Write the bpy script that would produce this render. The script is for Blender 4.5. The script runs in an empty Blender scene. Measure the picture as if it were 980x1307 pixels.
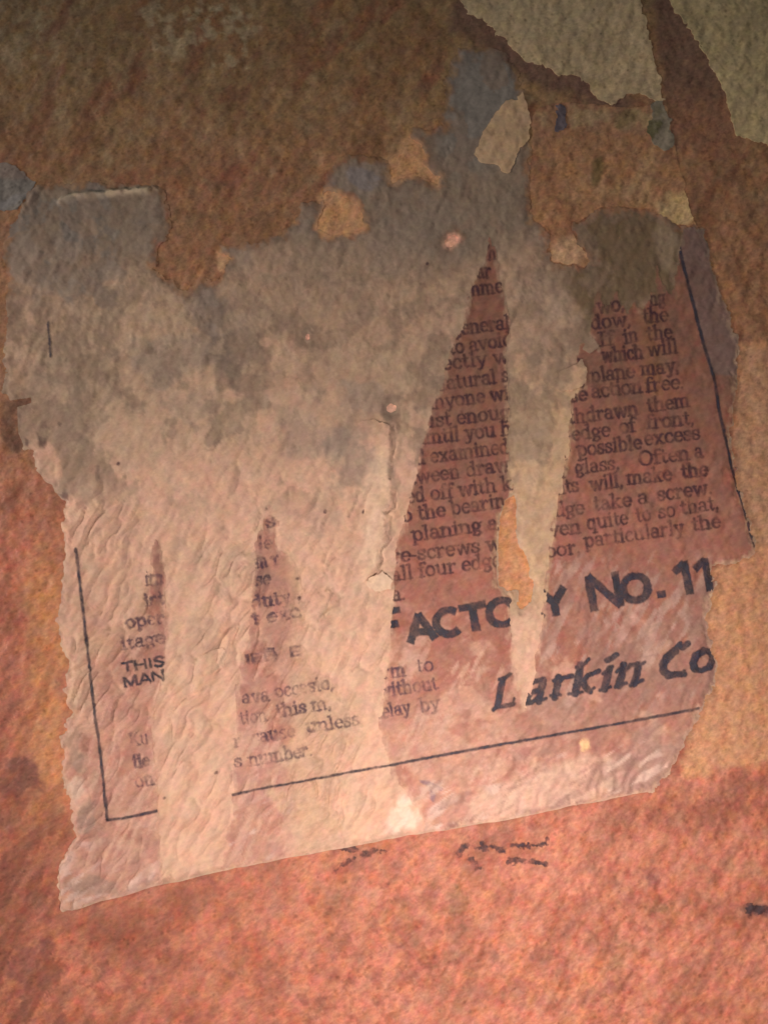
import bpy, math
import numpy as np
from mathutils import Vector

# ------------------------------------------------------------------ camera, light, exposure
scene = bpy.context.scene
PHOTO_W, PHOTO_H, FOCAL = 980.0, 1307.0, 1050.0       # photo size and focal length in pixels
DIST = 0.118                                           # lens to board, metres
PX = DIST / FOCAL                                      # metres per photo pixel near the centre
TILT_UP, TILT_RIGHT = math.radians(7.0), math.radians(3.5)

cam_data = bpy.data.cameras.new("camera")
cam = bpy.data.objects.new("camera", cam_data)
scene.collection.objects.link(cam)
view = Vector((math.tan(TILT_RIGHT), math.tan(TILT_UP), -1.0)).normalized()
cam.location = -view * DIST
cam.rotation_euler = view.to_track_quat('-Z', 'Y').to_euler()
cam_data.sensor_fit = 'VERTICAL'
cam_data.sensor_height = 36.0
cam_data.lens = FOCAL / PHOTO_H * 36.0
cam_data.clip_start = 0.005
cam_data.clip_end = 10.0
scene.camera = cam
bpy.context.view_layer.update()
CAM_M = np.array(cam.matrix_world.to_3x3())
CAM_P = np.array(cam.location)


def unproject(x, y):
    """photo pixel -> point of the board's plane z = 0"""
    d = np.stack([(x - PHOTO_W / 2) / FOCAL, -(y - PHOTO_H / 2) / FOCAL, -np.ones_like(x)], -1) @ CAM_M.T
    t = -CAM_P[2] / d[..., 2]
    return CAM_P + d * t[..., None]


world = bpy.data.worlds.new("World")
scene.world = world
world.use_nodes = True
world.node_tree.nodes["Background"].inputs[0].default_value = (0.82, 0.90, 1.0, 1)
world.node_tree.nodes["Background"].inputs[1].default_value = 0.034


def area_lamp(name, at_px, height, size, power, color, aim_px):
    l = bpy.data.lights.new(name, 'AREA')
    l.shape = 'DISK'
    l.size = size
    l.energy = power
    l.color = color
    o = bpy.data.objects.new(name, l)
    scene.collection.objects.link(o)
    p = unproject(np.array([at_px[0]], float), np.array([at_px[1]], float))[0]
    a = unproject(np.array([aim_px[0]], float), np.array([aim_px[1]], float))[0]
    o.location = (p[0], p[1], height)
    o.rotation_euler = (Vector(a) - o.location).to_track_quat('-Z', 'Y').to_euler()
    return o


# warm hand lamp just below the frame, a low raking one from the left, an added weak fill grazing in from the upper left
area_lamp("warm_lamp", (660, 1270), 0.092, 0.028, 0.122, (1.0, 0.79, 0.665), (540, 1130))
area_lamp("fill_lamp", (-2600, -2300), 0.22, 0.09, 0.60, (0.97, 1.0, 0.86), (490, 200))


def hand_torch(at_px, height, aim_px, power, color, cone, radius):
    l = bpy.data.lights.new("raking_torch", 'SPOT')
    l.energy = power
    l.color = color
    l.spot_size = math.radians(cone)
    l.spot_blend = 1.0
    l.shadow_soft_size = radius
    o = bpy.data.objects.new("raking_torch", l)
    scene.collection.objects.link(o)
    p = unproject(np.array([at_px[0]], float), np.array([at_px[1]], float))[0]
    a = unproject(np.array([aim_px[0]], float), np.array([aim_px[1]], float))[0]
    o.location = (p[0], p[1], height)
    o.rotation_euler = (Vector(a) - o.location).to_track_quat('-Z', 'Y').to_euler()


# low torch from the left that rakes over the folds of the paper
hand_torch((-2600, 560), 0.098, (300, 940), 4.0, (1.0, 0.79, 0.65), 46, 0.018)

scene.view_settings.view_transform = 'Standard'
scene.view_settings.look = 'None'
scene.view_settings.exposure = 0.0
scene.view_settings.gamma = 1.0
try:
    scene.cycles.filter_width = 1.5                    # the phone's soft lens
except AttributeError:
    pass

# ------------------------------------------------------------------ noise and fields (photo pixels)
_tab = np.random.RandomState(7).rand(16, 256, 256)


def vnoise(x, y, seed=0):
    t = _tab[seed % 16]
    xi = np.floor(x).astype(int); yi = np.floor(y).astype(int)
    fx = x - xi; fy = y - yi
    fx = fx * fx * fx * (fx * (fx * 6 - 15) + 10); fy = fy * fy * fy * (fy * (fy * 6 - 15) + 10)
    o = 37 * seed
    a = t[(yi + o) & 255, (xi + o) & 255]; b = t[(yi + o) & 255, (xi + 1 + o) & 255]
    c = t[(yi + 1 + o) & 255, (xi + o) & 255]; d = t[(yi + 1 + o) & 255, (xi + 1 + o) & 255]
    return (a + (b - a) * fx) * (1 - fy) + (c + (d - c) * fx) * fy


def fbm(x, y, scale, seed=0, octaves=4):
    """about -1..1"""
    v = 0; amp = 1; tot = 0; s = 1.0 / scale
    for k in range(octaves):
        c, d = math.cos(.6 + 1.1 * k), math.sin(.6 + 1.1 * k)           # turn each octave so that no lattice shows
        v = v + amp * (vnoise((x * c - y * d) * s + 11.3 * k, (x * d + y * c) * s - 7.7 * k, seed + k) * 2 - 1)
        tot += amp; amp *= 0.55; s *= 2.03
    return v / tot * 1.5


def sstep(a, b, v):
    t = np.clip((v - a) / (b - a), 0, 1)
    return t * t * (3 - 2 * t)


def along_across(x, y, deg=58):
    c, s = math.cos(math.radians(deg)), math.sin(math.radians(deg))
    return x * c - y * s, x * s + y * c


def worley(u, v, seed, offset=False):
    """jittered-cell noise: (F1, F2, random value of the nearest cell)"""
    ui = np.floor(u).astype(int); vi = np.floor(v).astype(int)
    f1 = np.full(u.shape, 9.0); f2 = np.full(u.shape, 9.0); idv = np.zeros(u.shape); off = np.zeros(u.shape)
    tx, ty, tv = _tab[seed % 16], _tab[(seed + 5) % 16], _tab[(seed + 9) % 16]
    for dj in (-1, 0, 1):
        for di in (-1, 0, 1):
            a = (ui + di) & 255; b = (vi + dj) & 255
            dx = ui + di + tx[b, a] - u; dy = vi + dj + ty[b, a] - v
            d = np.sqrt(dx * dx + dy * dy)
            near = d < f1
            f2 = np.where(near, f1, np.minimum(f2, d))
            idv = np.where(near, tv[b, a], idv); off = np.where(near, -dy, off)
            f1 = np.where(near, d, f1)
    return (f1, f2, idv, off) if offset else (f1, f2, idv)


def poly_sdf(x, y, poly):
    """positive inside"""
    p = np.asarray(poly, float)
    q = np.roll(p, -1, 0)
    best = np.full(x.shape, 1e18); inside = np.zeros(x.shape, bool)
    for (ax, ay), (bx, by) in zip(p, q):
        ex, ey = bx - ax, by - ay
        t = np.clip(((x - ax) * ex + (y - ay) * ey) / max(ex * ex + ey * ey, 1e-9), 0, 1)
        best = np.minimum(best, (x - ax - t * ex) ** 2 + (y - ay - t * ey) ** 2)
        if ay != by:
            inside ^= ((ay > y) != (by > y)) & (x < ex * (y - ay) / ey + ax)
    return np.where(inside, 1, -1) * np.sqrt(best)


def ragged(x, y, poly, amp=2.0, scale=9.0, seed=3):
    wx = fbm(x, y, scale, seed, 4) * amp; wy = fbm(x, y, scale, seed + 4, 4) * amp
    return poly_sdf(x + wx, y + wy, poly) + fbm(x, y, 4.2, seed + 2, 2) * min(amp, 2.0) * .5


def line_dist(x, y, pts):
    best = np.full(x.shape, 1e18)
    for (ax, ay), (bx, by) in zip(pts[:-1], pts[1:]):
        ex, ey = bx - ax, by - ay
        t = np.clip(((x - ax) * ex + (y - ay) * ey) / max(ex * ex + ey * ey, 1e-9), 0, 1)
        best = np.minimum(best, (x - ax - t * ex) ** 2 + (y - ay - t * ey) ** 2)
    return np.sqrt(best)


def blob(x, y, cx, cy, rx, ry, rot=0, seed=2, rough=0.5):
    c, s = math.cos(math.radians(rot)), math.sin(math.radians(rot))
    dx, dy = x - cx, y - cy
    u = (dx * c + dy * s) / rx; v = (-dx * s + dy * c) / ry
    r = np.sqrt(u * u + v * v) + fbm(x, y, max(rx, ry) * 0.8, seed, 5) * rough * 1.25
    return 1 - sstep(0.55, 1.10, r)


def mix(a, b, t):
    t = np.clip(t, 0, 1)[..., None]
    return a * (1 - t) + np.asarray(b, float) * t


# ------------------------------------------------------------------ outlines read off the photograph
LEFT_EDGE = [(79, 1164), (76, 1137), (76, 1104), (82, 1093), (98, 1068), (94, 1048), (88, 1022), (84, 999), (80, 979),
             (83, 961), (78, 943), (84, 925), (94, 912), (84, 892), (85, 866), (88, 838), (77, 823), (74, 792), (78, 762),
             (85, 713), (80, 687), (82, 662), (84, 640), (71, 629), (60, 611), (46, 595), (43, 574), (31, 572), (17, 562),
             (17, 519), (4, 501), (5, 475), (10, 399), (11, 353), (5, 333), (5, 312), (15, 289), (24, 276)]
BOTTOM_EDGE = [(832, 1010), (740, 1027), (640, 1047), (540, 1063), (420, 1086), (300, 1108), (200, 1131), (140, 1149)]
RIGHT_EDGE = [(866, 290), (898, 291), (906, 330), (920, 372), (931, 405), (942, 445), (939, 480), (932, 560), (942, 625),
              (958, 680), (963, 704), (944, 720), (908, 722), (911, 745), (900, 785), (906, 815), (912, 850), (911, 880),
              (896, 900), (876, 940), (858, 980)]
TOP_EDGE = [(34, 252), (48, 238), (72, 236), (130, 233), (200, 238), (208, 244), (214, 264), (217, 297), (204, 315),
            (197, 343), (212, 356), (230, 368), (240, 374), (251, 356), (282, 356), (293, 330), (279, 322), (279, 312),
            (322, 310), (358, 299), (379, 279), (384, 259), (411, 258), (413, 237), (420, 221), (432, 204), (455, 198),
            (480, 201), (494, 206), (512, 198), (523, 175), (528, 164), (553, 168), (565, 163), (564, 145), (569, 135),
            (568, 103), (577, 77), (583, 62), (600, 57), (626, 60), (641, 66), (656, 84), (661, 97), (668, 117), (676, 145),
            (676, 200), (675, 240), (678, 281), (693, 291), (700, 301), (700, 334), (716, 338), (746, 342), (758, 334),
            (739, 311), (729, 291), (731, 285), (744, 282), (762, 271), (790, 265), (820, 268), (842, 276)]
LABEL = LEFT_EDGE + TOP_EDGE + RIGHT_EDGE + BOTTOM_EDGE
HOLES = [[(410, 250), (417, 243), (430, 247), (455, 260), (463, 275), (463, 292), (450, 298), (420, 301), (405, 292), (408, 277), (414, 265)],
         [(523, 175), (537, 185), (543, 198), (541, 210), (552, 222), (561, 226), (558, 236), (545, 228), (525, 226), (512, 230),
          (500, 236), (495, 205), (510, 200), (515, 185)],
         [(637, 666), (644, 638), (655, 632), (660, 643), (658, 659), (660, 692), (668, 704), (675, 723), (674, 736), (680, 744),
          (678, 767), (666, 779), (660, 774), (660, 751), (648, 754), (636, 749), (635, 715)],
         [(567, 312), (572, 302), (580, 299), (585, 304), (582, 312), (573, 317), (568, 316)],
         [(493, 519), (499, 515), (506, 518), (505, 524), (499, 527), (494, 525)],
         [(390, 431), (392, 426), (395, 428), (395, 434), (391, 436)],
         [(6, 513), (30, 509), (41, 508), (41, 514), (23, 520), (24, 552), (31, 569), (26, 576), (8, 576)]]
PRINT_LEFT = [(200, 688), (205, 712), (211, 735), (212, 790), (211, 830), (208, 870), (197, 905), (193, 935), (198, 975), (203, 1010),
              (205, 1060), (204, 1131), (140, 1149)] + LEFT_EDGE[:15] + [(86, 866), (100, 830), (120, 812), (150, 800), (165, 790), (185, 770), (192, 740), (196, 712)]
PRINT_MIDDLE = [(342, 650), (352, 664), (350, 690), (366, 706), (385, 730), (388, 790), (378, 815), (392, 830), (396, 850), (420, 868),
                (440, 900), (458, 925), (442, 960), (432, 990), (428, 1030), (440, 1082), (420, 1086), (300, 1108), (284, 1112), (291, 1080),
                (296, 1040), (297, 1000), (300, 950), (304, 890), (309, 850), (320, 795), (325, 740), (326, 700), (333, 672)]
PRINT_RIGHT = [(625, 300), (618, 335), (600, 375), (589, 420), (576, 440), (566, 480), (552, 520), (541, 560), (530, 610), (516, 660),
               (506, 700), (502, 745), (500, 780), (497, 830), (489, 880), (485, 930), (500, 985), (516, 1010), (541, 1045), (540, 1063),
               (640, 1047), (740, 1027), (832, 1010)] + RIGHT_EDGE[::-1][:-1] + [(868, 292), (866, 330), (858, 380), (848, 372), (838, 340), (832, 384),
               (815, 396), (808, 388), (800, 402), (785, 372), (772, 398), (762, 372), (756, 398), (752, 424), (762, 446), (748, 436), (738, 442), (734, 468), (744, 478),
               (740, 500), (730, 512), (725, 560), (716, 620), (706, 670), (699, 715), (694, 760), (692, 790), (686, 830), (680, 870), (669, 905),
               (664, 885), (656, 855), (652, 830), (650, 790), (651, 762), (634, 748), (632, 690), (638, 655), (653, 627), (647, 600), (649, 560),
               (647, 500), (645, 460), (650, 425), (645, 390), (635, 340), (630, 318)]
SHEET_A = [(588, -2), (593, 13), (610, 22), (626, 33), (644, 51), (660, 66), (680, 82), (698, 89), (718, 97), (739, 98), (752, 110), (762, 127),
           (784, 134), (791, 124), (814, 119), (832, 127), (848, 130), (842, 105), (827, 50), (817, 0), (782, -160), (540, -160)]
SHEET_B = [(855, 0), (866, 21), (883, 45), (907, 83), (919, 108), (928, 128), (938, 170), (959, 180), (980, 187), (1145, 205), (1145, -160), (800, -160)]
SCRAP_C = [(849, 134), (862, 195), (887, 292), (864, 286), (840, 274), (820, 266), (790, 263), (763, 268), (744, 279), (729, 284), (727, 292), (738, 311),
           (756, 334), (744, 341), (716, 336), (702, 333), (702, 301), (694, 289), (680, 280), (677, 240), (678, 200), (678, 150), (684, 140), (705, 133), (732, 130), (760, 134), (800, 138)]
SCRAP_BLUE = [(-155, 207), (0, 207), (20, 214), (48, 234), (36, 252), (22, 268), (6, 270), (-155, 262)]
PATCH_TAN = [(665, 117), (669, 128), (676, 145), (675, 179), (660, 194), (657, 209), (649, 223), (639, 219), (638, 212), (611, 207), (606, 196),
             (611, 179), (626, 153), (644, 130), (660, 128)]
CHIP_GREEN = [(830, 131), (847, 131), (862, 188), (848, 193), (834, 183), (824, 168), (829, 152)]
CHIP_BLUE = [(710, 137), (722, 134), (722, 166), (709, 168)]
CREASE_TOP = [(78, 258), (95, 252), (125, 250), (160, 245), (203, 241)]
CREASE_FOLD = [(24, 276), (36, 262), (50, 240)]
CRACKS = [[(500, 545), (501, 575), (498, 612)], [(501, 630), (503, 648), (491, 656)], [(499, 660), (496, 690), (486, 704), (484, 725), (470, 739)],
          [(424, 758), (416, 775), (407, 792)], [(290, 833), (280, 850), (272, 858)], [(316, 724), (306, 735)], [(460, 628), (446, 660)]]


# ------------------------------------------------------------------ heights (in pixels of the photo, above the board plane)
def board_height(x, y):
    u, v = along_across(x, y)
    h = fbm(u * 0.45, v, 8, 1, 3) * 1.05 + fbm(x, y, 60, 4, 2) * 1.0
    f1, f2, idv = worley(u / 17.0 + fbm(x, y, 30, 6, 2) * .3, v / 8.5, 2)
    h = h + sstep(0.0, 0.45, f2 - f1) * 0.42 * (0.4 + 0.6 * sstep(0, 1, idv * 1.4)) - sstep(.84, .93, idv) * sstep(.5, .2, f1) * 0.8
    return h * 1.0


def wrinkle_strength(x, y):
    s = 0.14 + 0.86 * sstep(540, 860, y + 70 * fbm(x, y, 90, 5, 2)) * sstep(560, 420, x)
    s = s + 0.12 * sstep(520, 640, y) * sstep(440, 560, x) + 0.35 * sstep(900, 1000, y) * sstep(500, 600, x)
    return np.clip(s * (0.35 + 1.0 * vnoise(x / 60, y / 60, 9)), 0, 1.15)


def label_height(x, y):
    u, v = along_across(x + fbm(x, y, 40, 8, 2) * 5, y + fbm(x, y, 40, 12, 2) * 5)
    w = 0
    for k, (lu, lv, amp) in enumerate(((60.0, 15.0, 3.2), (34.0, 9.0, 1.1))):
        f1, f2, idv, off = worley(u / lu + 3.3 * k, v / lv + 5.7 * k, 3 + 4 * k, True)
        scale = sstep(0.0, 0.16, f2 - f1) * (0.45 + 0.55 * sstep(0, .5, f2 - f1))     # flat-topped scales, sharp creases
        w = w + amp * scale * (0.55 + 0.5 * idv + 0.75 * np.clip(off, -.7, .7)) * sstep(.05, .45, idv + .15 * (1 - k))
    ph = v / 11.0 + 1.1 * fbm(u * .35, v, 24, 2, 3)
    fr = ph - np.floor(ph)
    saw = np.where(fr < .78, fr / .78, (1 - fr) / .22)
    w = w + .9 * saw * sstep(.35, .7, vnoise(u / 30 + np.floor(ph) * 3.7, v / 40, 4))
    w = w * wrinkle_strength(x, y) * 1.1
    h = 2.3 + w + fbm(x, y, 45, 10, 3) * 0.6 + 0.45 * board_height(x, y)
    h = h - 1.6 * sstep(560, 330, y)
    h = h + (0.40 + 0.3 * sstep(560, 400, y)) * fbm(u * .5, v, 8, 13, 3)
    d = line_dist(x + fbm(x, y, 14, 2, 2) * 2, y + fbm(x, y, 14, 3, 2) * 2, CREASE_TOP)
    h = h + 5.0 * np.exp(-(d / 4.0) ** 2)
    d = line_dist(x, y, CREASE_FOLD)
    h = h + 3.0 * np.exp(-(d / 3.5) ** 2)
    for k, c in enumerate(CRACKS):
        d = line_dist(x + fbm(x, y, 12, k, 3) * 2.5, y + fbm(x, y, 12, k + 4, 3) * 2.5, c)
        h = h - (2.4 if k < 3 else 1.6) * np.exp(-(d / 1.8) ** 2) + 1.1 * np.exp(-(d / 9.0) ** 2)
    return h


def label_inside(x, y):
    s = ragged(x, y, LABEL, 2.2, 12, 3) + fbm(x, y, 9, 9, 4) * 3.6 * sstep(1130, 1000, y)
    # the foot of the label is a straight cut: hardly ragged
    s = np.minimum(s, 1e9)
    for k, h in enumerate(HOLES):
        s = np.minimum(s, -ragged(x, y, h, 1.6 if k < 3 else .6, 7, 5))
    return s


def label_inside_cut(x, y):
    foot = poly_sdf(x, y + fbm(x, y, 30, 4, 2) * 1.0, [(60, 1168), (79, 1164)] + BOTTOM_EDGE[::-1] + [(900, 996), (900, 0), (60, 0)])
    s = label_inside(x, y)
    near = sstep(60, 0, np.abs(foot))
    return np.where((foot < 6) & (s < 6) & (x > 95) & (x < 825) & (y > 980), foot, s)


STEP = 2.0                                             # lattice of all paper surfaces, in photo pixels
GX0, GY0, GNX, GNY = -160.0, -160.0, 654, 690
_gx, _gy = np.meshgrid(GX0 + STEP * np.arange(GNX), GY0 + STEP * np.arange(GNY))
BOARD_Z = board_height(_gx, _gy)
_edge = sstep(-1.0, 11.0, label_inside_cut(_gx, _gy)) ** .8           # the glued rim lies almost flush with the board
LABEL_Z = np.maximum(label_height(_gx, _gy), BOARD_Z + 0.55) * _edge + (BOARD_Z + 0.55) * (1 - _edge)


def lattice(field, x, y):
    """height of the paper's own triangles at any point, so that ink lies exactly on it"""
    u = np.clip((x - GX0) / STEP, 0, GNX - 1.001); v = np.clip((y - GY0) / STEP, 0, GNY - 1.001)
    i = u.astype(int); j = v.astype(int); fu = u - i; fv = v - j
    a = field[j, i]; b = field[j, i + 1]; c = field[j + 1, i + 1]; d = field[j + 1, i]
    return np.where(fu >= fv, a + (b - a) * fu + (c - b) * fv, a + (c - d) * fu + (d - a) * fv)


# ------------------------------------------------------------------ mesh from a field
def link(name, mesh, parent=None):
    o = bpy.data.objects.new(name, mesh)
    scene.collection.objects.link(o)
    if parent is not None:
        o.parent = parent
    return o


def field_mesh(name, box, step, inside, height, colour, material, parent=None, thick=0.0, snap=True):
    """one sheet: the part of a lattice where inside(x, y) > 0, cut cleanly along its edge, with a rim of the given thickness"""
    x0, y0, x1, y1 = box
    if snap:
        x0 = GX0 + math.floor((x0 - GX0) / step) * step; y0 = GY0 + math.floor((y0 - GY0) / step) * step
    nx = int((x1 - x0) / step) + 2; ny = int((y1 - y0) / step) + 2
    X, Y = np.meshgrid(x0 + step * np.arange(nx), y0 + step * np.arange(ny))
    S = inside(X, Y).ravel() if inside is not None else np.ones(X.size)
    S = np.where(np.abs(S) < 1e-4, 1e-4, S)
    X = X.ravel(); Y = Y.ravel()
    i, j = np.meshgrid(np.arange(nx - 1), np.arange(ny - 1))
    a = (j * nx + i).ravel(); b = a + 1; d = a + nx; c = d + 1
    tri = np.concatenate([np.stack([a, c, b], 1), np.stack([a, d, c], 1)])
    ins = S[tri] > 0
    n = ins.sum(1)
    tri = tri[n > 0]; ins = ins[n > 0]; n = n[n > 0]
    out = [tri[n == 3]]
    cut_pairs = []
    part = tri[n < 3]; pin = ins[n < 3]; pn = n[n < 3]
    if len(part):
        lone = np.where(pn == 1, np.argmax(pin, 1), np.argmin(pin, 1))
        r = np.arange(len(part))
        A = part[r, lone]; B = part[r, (lone + 1) % 3]; C = part[r, (lone + 2) % 3]
        e = np.concatenate([np.sort(np.stack([A, B], 1), 1), np.sort(np.stack([A, C], 1), 1)])
        key = e[:, 0].astype(np.int64) * (len(X) + 1) + e[:, 1]
        uk, inv = np.unique(key, return_inverse=True)
        p = (uk // (len(X) + 1)).astype(int); q = (uk % (len(X) + 1)).astype(int)
        t = S[p] / (S[p] - S[q])
        base = len(X)
        X = np.concatenate([X, X[p] + (X[q] - X[p]) * t]); Y = np.concatenate([Y, Y[p] + (Y[q] - Y[p]) * t])
        ab = base + inv[:len(part)]; ac = base + inv[len(part):]
        one = pn == 1
        out.append(np.stack([A[one], ab[one], ac[one]], 1))
        two = ~one
        out.append(np.stack([ab[two], B[two], C[two]], 1))
        out.append(np.stack([ab[two], C[two], ac[two]], 1))
    tri = np.concatenate(out)
    if len(tri) == 0:
        return None
    used, inv = np.unique(tri, return_inverse=True)
    tri = inv.reshape(tri.shape)
    X = X[used]; Y = Y[used]
    Z = height(X, Y)
    P = unproject(X, Y)
    P[:, 2] = Z * PX
    col = colour(X, Y) if colour is not None else None
    nt = len(tri)
    if thick > 0:
        de = np.concatenate([tri[:, [0, 1]], tri[:, [1, 2]], tri[:, [2, 0]]])
        k1 = de[:, 0].astype(np.int64) * len(X) + de[:, 1]; k2 = de[:, 1].astype(np.int64) * len(X) + de[:, 0]
        rim = de[~np.isin(k1, k2)]
        rv, rinv = np.unique(rim, return_inverse=True)
        rinv = rinv.reshape(rim.shape)
        nb = len(P); m = len(rv)
        top = P[rv]; low = P[rv].copy(); low[:, 2] -= thick * PX
        P = np.concatenate([P, top, low])
        if col is not None:
            col = np.concatenate([col, col[rv], col[rv]])
        t0 = nb + rinv[:, 0]; t1 = nb + rinv[:, 1]
        tri = np.concatenate([tri, np.stack([t1, t0, t0 + m], 1), np.stack([t1, t0 + m, t1 + m], 1)])
    me = bpy.data.meshes.new(name)
    me.vertices.add(len(P)); me.vertices.foreach_set("co", P.ravel())
    me.loops.add(len(tri) * 3); me.loops.foreach_set("vertex_index", tri.ravel().astype(np.int32))
    me.polygons.add(len(tri)); me.polygons.foreach_set("loop_start", np.arange(0, len(tri) * 3, 3, dtype=np.int32))
    me.update(calc_edges=True)
    me.polygons.foreach_set("use_smooth", np.ones(len(tri), bool))
    if col is not None:
        at = me.color_attributes.new("Col", 'FLOAT_COLOR', 'POINT')
        at.data.foreach_set("color", np.concatenate([col, np.ones((len(col), 1))], 1).astype(np.float32).ravel())
    me.materials.append(material)
    me.validate()
    return link(name, me, parent)


# ------------------------------------------------------------------ materials
def new_material(name):
    m = bpy.data.materials.new(name)
    m.use_nodes = True
    nt = m.node_tree
    return m, nt, nt.nodes["Principled BSDF"], nt.nodes, nt.links


def surface_material(name, rough, grain, spec=0.3, speck=0.0, bump=0.3, contrast=0.28, pepper=0.0):
    """colour from the sheet's own stain field, broken up by grain, blotches and specks"""
    m, nt, bsdf, N, L = new_material(name)
    col = N.new("ShaderNodeAttribute"); col.attribute_name = "Col"
    tc = N.new("ShaderNodeTexCoord")
    mp = N.new("ShaderNodeMapping")
    mp.inputs["Rotation"].default_value = (0, 0, math.radians(-58))
    mp.inputs["Scale"].default_value = (grain, 1, 1)
    L.new(tc.outputs["Object"], mp.inputs[0])

    def noise(src, scale, detail, rgh=0.6):
        n = N.new("ShaderNodeTexNoise")
        n.inputs["Scale"].default_value = scale; n.inputs["Detail"].default_value = detail; n.inputs["Roughness"].default_value = rgh
        L.new(src, n.inputs["Vector"])
        return n.outputs["Fac"]

    def remap(v, a, b, c, d):
        r = N.new("ShaderNodeMapRange")
        r.inputs[1].default_value = a; r.inputs[2].default_value = b; r.inputs[3].default_value = c; r.inputs[4].default_value = d
        L.new(v, r.inputs[0])
        return r.outputs[0]

    def mul(a, b):
        x = N.new("ShaderNodeMath"); x.operation = 'MULTIPLY'
        L.new(a, x.inputs[0]); L.new(b, x.inputs[1])
        return x.outputs[0]
    n1 = noise(mp.outputs[0], 1900, 4, 0.62)
    n2 = noise(tc.outputs["Object"], 420, 4)
    n3 = noise(mp.outputs[0], 3100, 2)
    v = mul(mul(remap(n1, .3, .7, 1 - contrast, 1 + contrast), remap(n2, .3, .7, 1 - contrast * .55, 1 + contrast * .55)), remap(n3, .3, .7, 1 - contrast * .4, 1 + contrast * .4))
    if speck > 0:
        vor = N.new("ShaderNodeTexVoronoi"); vor.inputs["Scale"].default_value = 900
        L.new(tc.outputs["Object"], vor.inputs["Vector"])
        sp = remap(vor.outputs["Distance"], .10, .32, 1 - speck, 1)
        gate = remap(n2, .36, .56, 0, 1)
        mx = N.new("ShaderNodeMix"); mx.data_type = 'FLOAT'
        L.new(gate, mx.inputs[0]); mx.inputs[2].default_value = 1.0; L.new(sp, mx.inputs[3])
        v = mul(v, mx.outputs[0])
    if pepper > 0:
        v2 = N.new("ShaderNodeTexVoronoi"); v2.inputs["Scale"].default_value = 520
        L.new(tc.outputs["Object"], v2.inputs["Vector"])
        v = mul(v, remap(v2.outputs["Distance"], .06, .13, 1 - pepper, 1))
    sc = N.new("ShaderNodeVectorMath"); sc.operation = 'SCALE'
    L.new(col.outputs["Color"], sc.inputs[0]); L.new(v, sc.inputs["Scale"])
    hue = N.new("ShaderNodeHueSaturation")
    L.new(remap(noise(tc.outputs["Object"], 620, 2), .3, .7, .488, .512), hue.inputs["Hue"])
    L.new(remap(n2, .3, .7, .9, 1.1), hue.inputs["Saturation"])
    L.new(sc.outputs[0], hue.inputs["Color"])
    L.new(hue.outputs[0], bsdf.inputs["Base Color"])
    bsdf.inputs["Specular IOR Level"].default_value = spec
    L.new(remap(n1, .3, .7, rough + .1, rough - .1), bsdf.inputs["Roughness"])
    bp = N.new("ShaderNodeBump"); bp.inputs["Strength"].default_value = bump; bp.inputs["Distance"].default_value = 0.00022
    hsum = N.new("ShaderNodeMath"); hsum.operation = 'ADD'
    L.new(n1, hsum.inputs[0]); L.new(remap(n3, 0, 1, 0, .45), hsum.inputs[1])
    L.new(hsum.outputs[0], bp.inputs["Height"])
    L.new(bp.outputs[0], bsdf.inputs["Normal"])
    return m


def ink_material(name, colour, low, high, scale):
    """worn letterpress ink: thin where the paper's tooth did not take it"""
    m, nt, bsdf, N, L = new_material(name)
    bsdf.inputs["Roughness"].default_value = 0.6
    bsdf.inputs["Specular IOR Level"].default_value = 0.25
    tc = N.new("ShaderNodeTexCoord")
    n = N.new("ShaderNodeTexNoise"); n.inputs["Scale"].default_value = scale; n.inputs["Detail"].default_value = 4
    n.inputs["Roughness"].default_value = .65
    L.new(tc.outputs["Object"], n.inputs["Vector"])
    r = N.new("ShaderNodeMapRange"); r.inputs[1].default_value = .32; r.inputs[2].default_value = .62
    r.inputs[3].default_value = low; r.inputs[4].default_value = high
    L.new(n.outputs["Fac"], r.inputs[0])
    n2 = N.new("ShaderNodeTexNoise"); n2.inputs["Scale"].default_value = 420
    L.new(tc.outputs["Object"], n2.inputs["Vector"])
    ramp = N.new("ShaderNodeMix"); ramp.data_type = 'RGBA'
    L.new(n2.outputs["Fac"], ramp.inputs[0])
    ramp.inputs[6].default_value = (*colour, 1)
    ramp.inputs[7].default_value = (colour[0] * 1.1, colour[1] * .9, colour[2] * 1.9, 1)
    L.new(ramp.outputs[2], bsdf.inputs["Base Color"])
    cov = N.new("ShaderNodeAttribute"); cov.attribute_name = "Col"
    al = N.new("ShaderNodeMath"); al.operation = 'MULTIPLY'
    L.new(r.outputs[0], al.inputs[0]); L.new(cov.outputs["Fac"], al.inputs[1])
    L.new(al.outputs[0], bsdf.inputs["Alpha"])
    return m


WOOD = surface_material("weathered_wood", 0.58, 0.5, 0.30, 0.28, 0.46, 0.20, 0.25)
PULP = surface_material("torn_pulp_paper", 0.70, 0.5, 0.25, 0.0, 0.26, 0.09, 0.0)
PRINT = surface_material("printed_paper", 0.60, 0.5, 0.3, 0.0, 0.16, 0.12, 0.0)
SHEET = surface_material("olive_paper", 0.7, 0.45, 0.25, 0.3, 0.42, 0.14, 0.3)
INK_BODY = ink_material("worn_body_ink", (0.080, 0.050, 0.047), .12, .70, 520)
INK_BOLD = ink_material("bold_ink", (0.048, 0.056, 0.056), .38, .90, 560)
INK_FAINT = ink_material("faint_ink", (0.090, 0.070, 0.080), .0, .66, 480)
INK_SMEAR = ink_material("smeared_ink", (0.060, 0.045, 0.042), .05, .78, 620)


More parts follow.
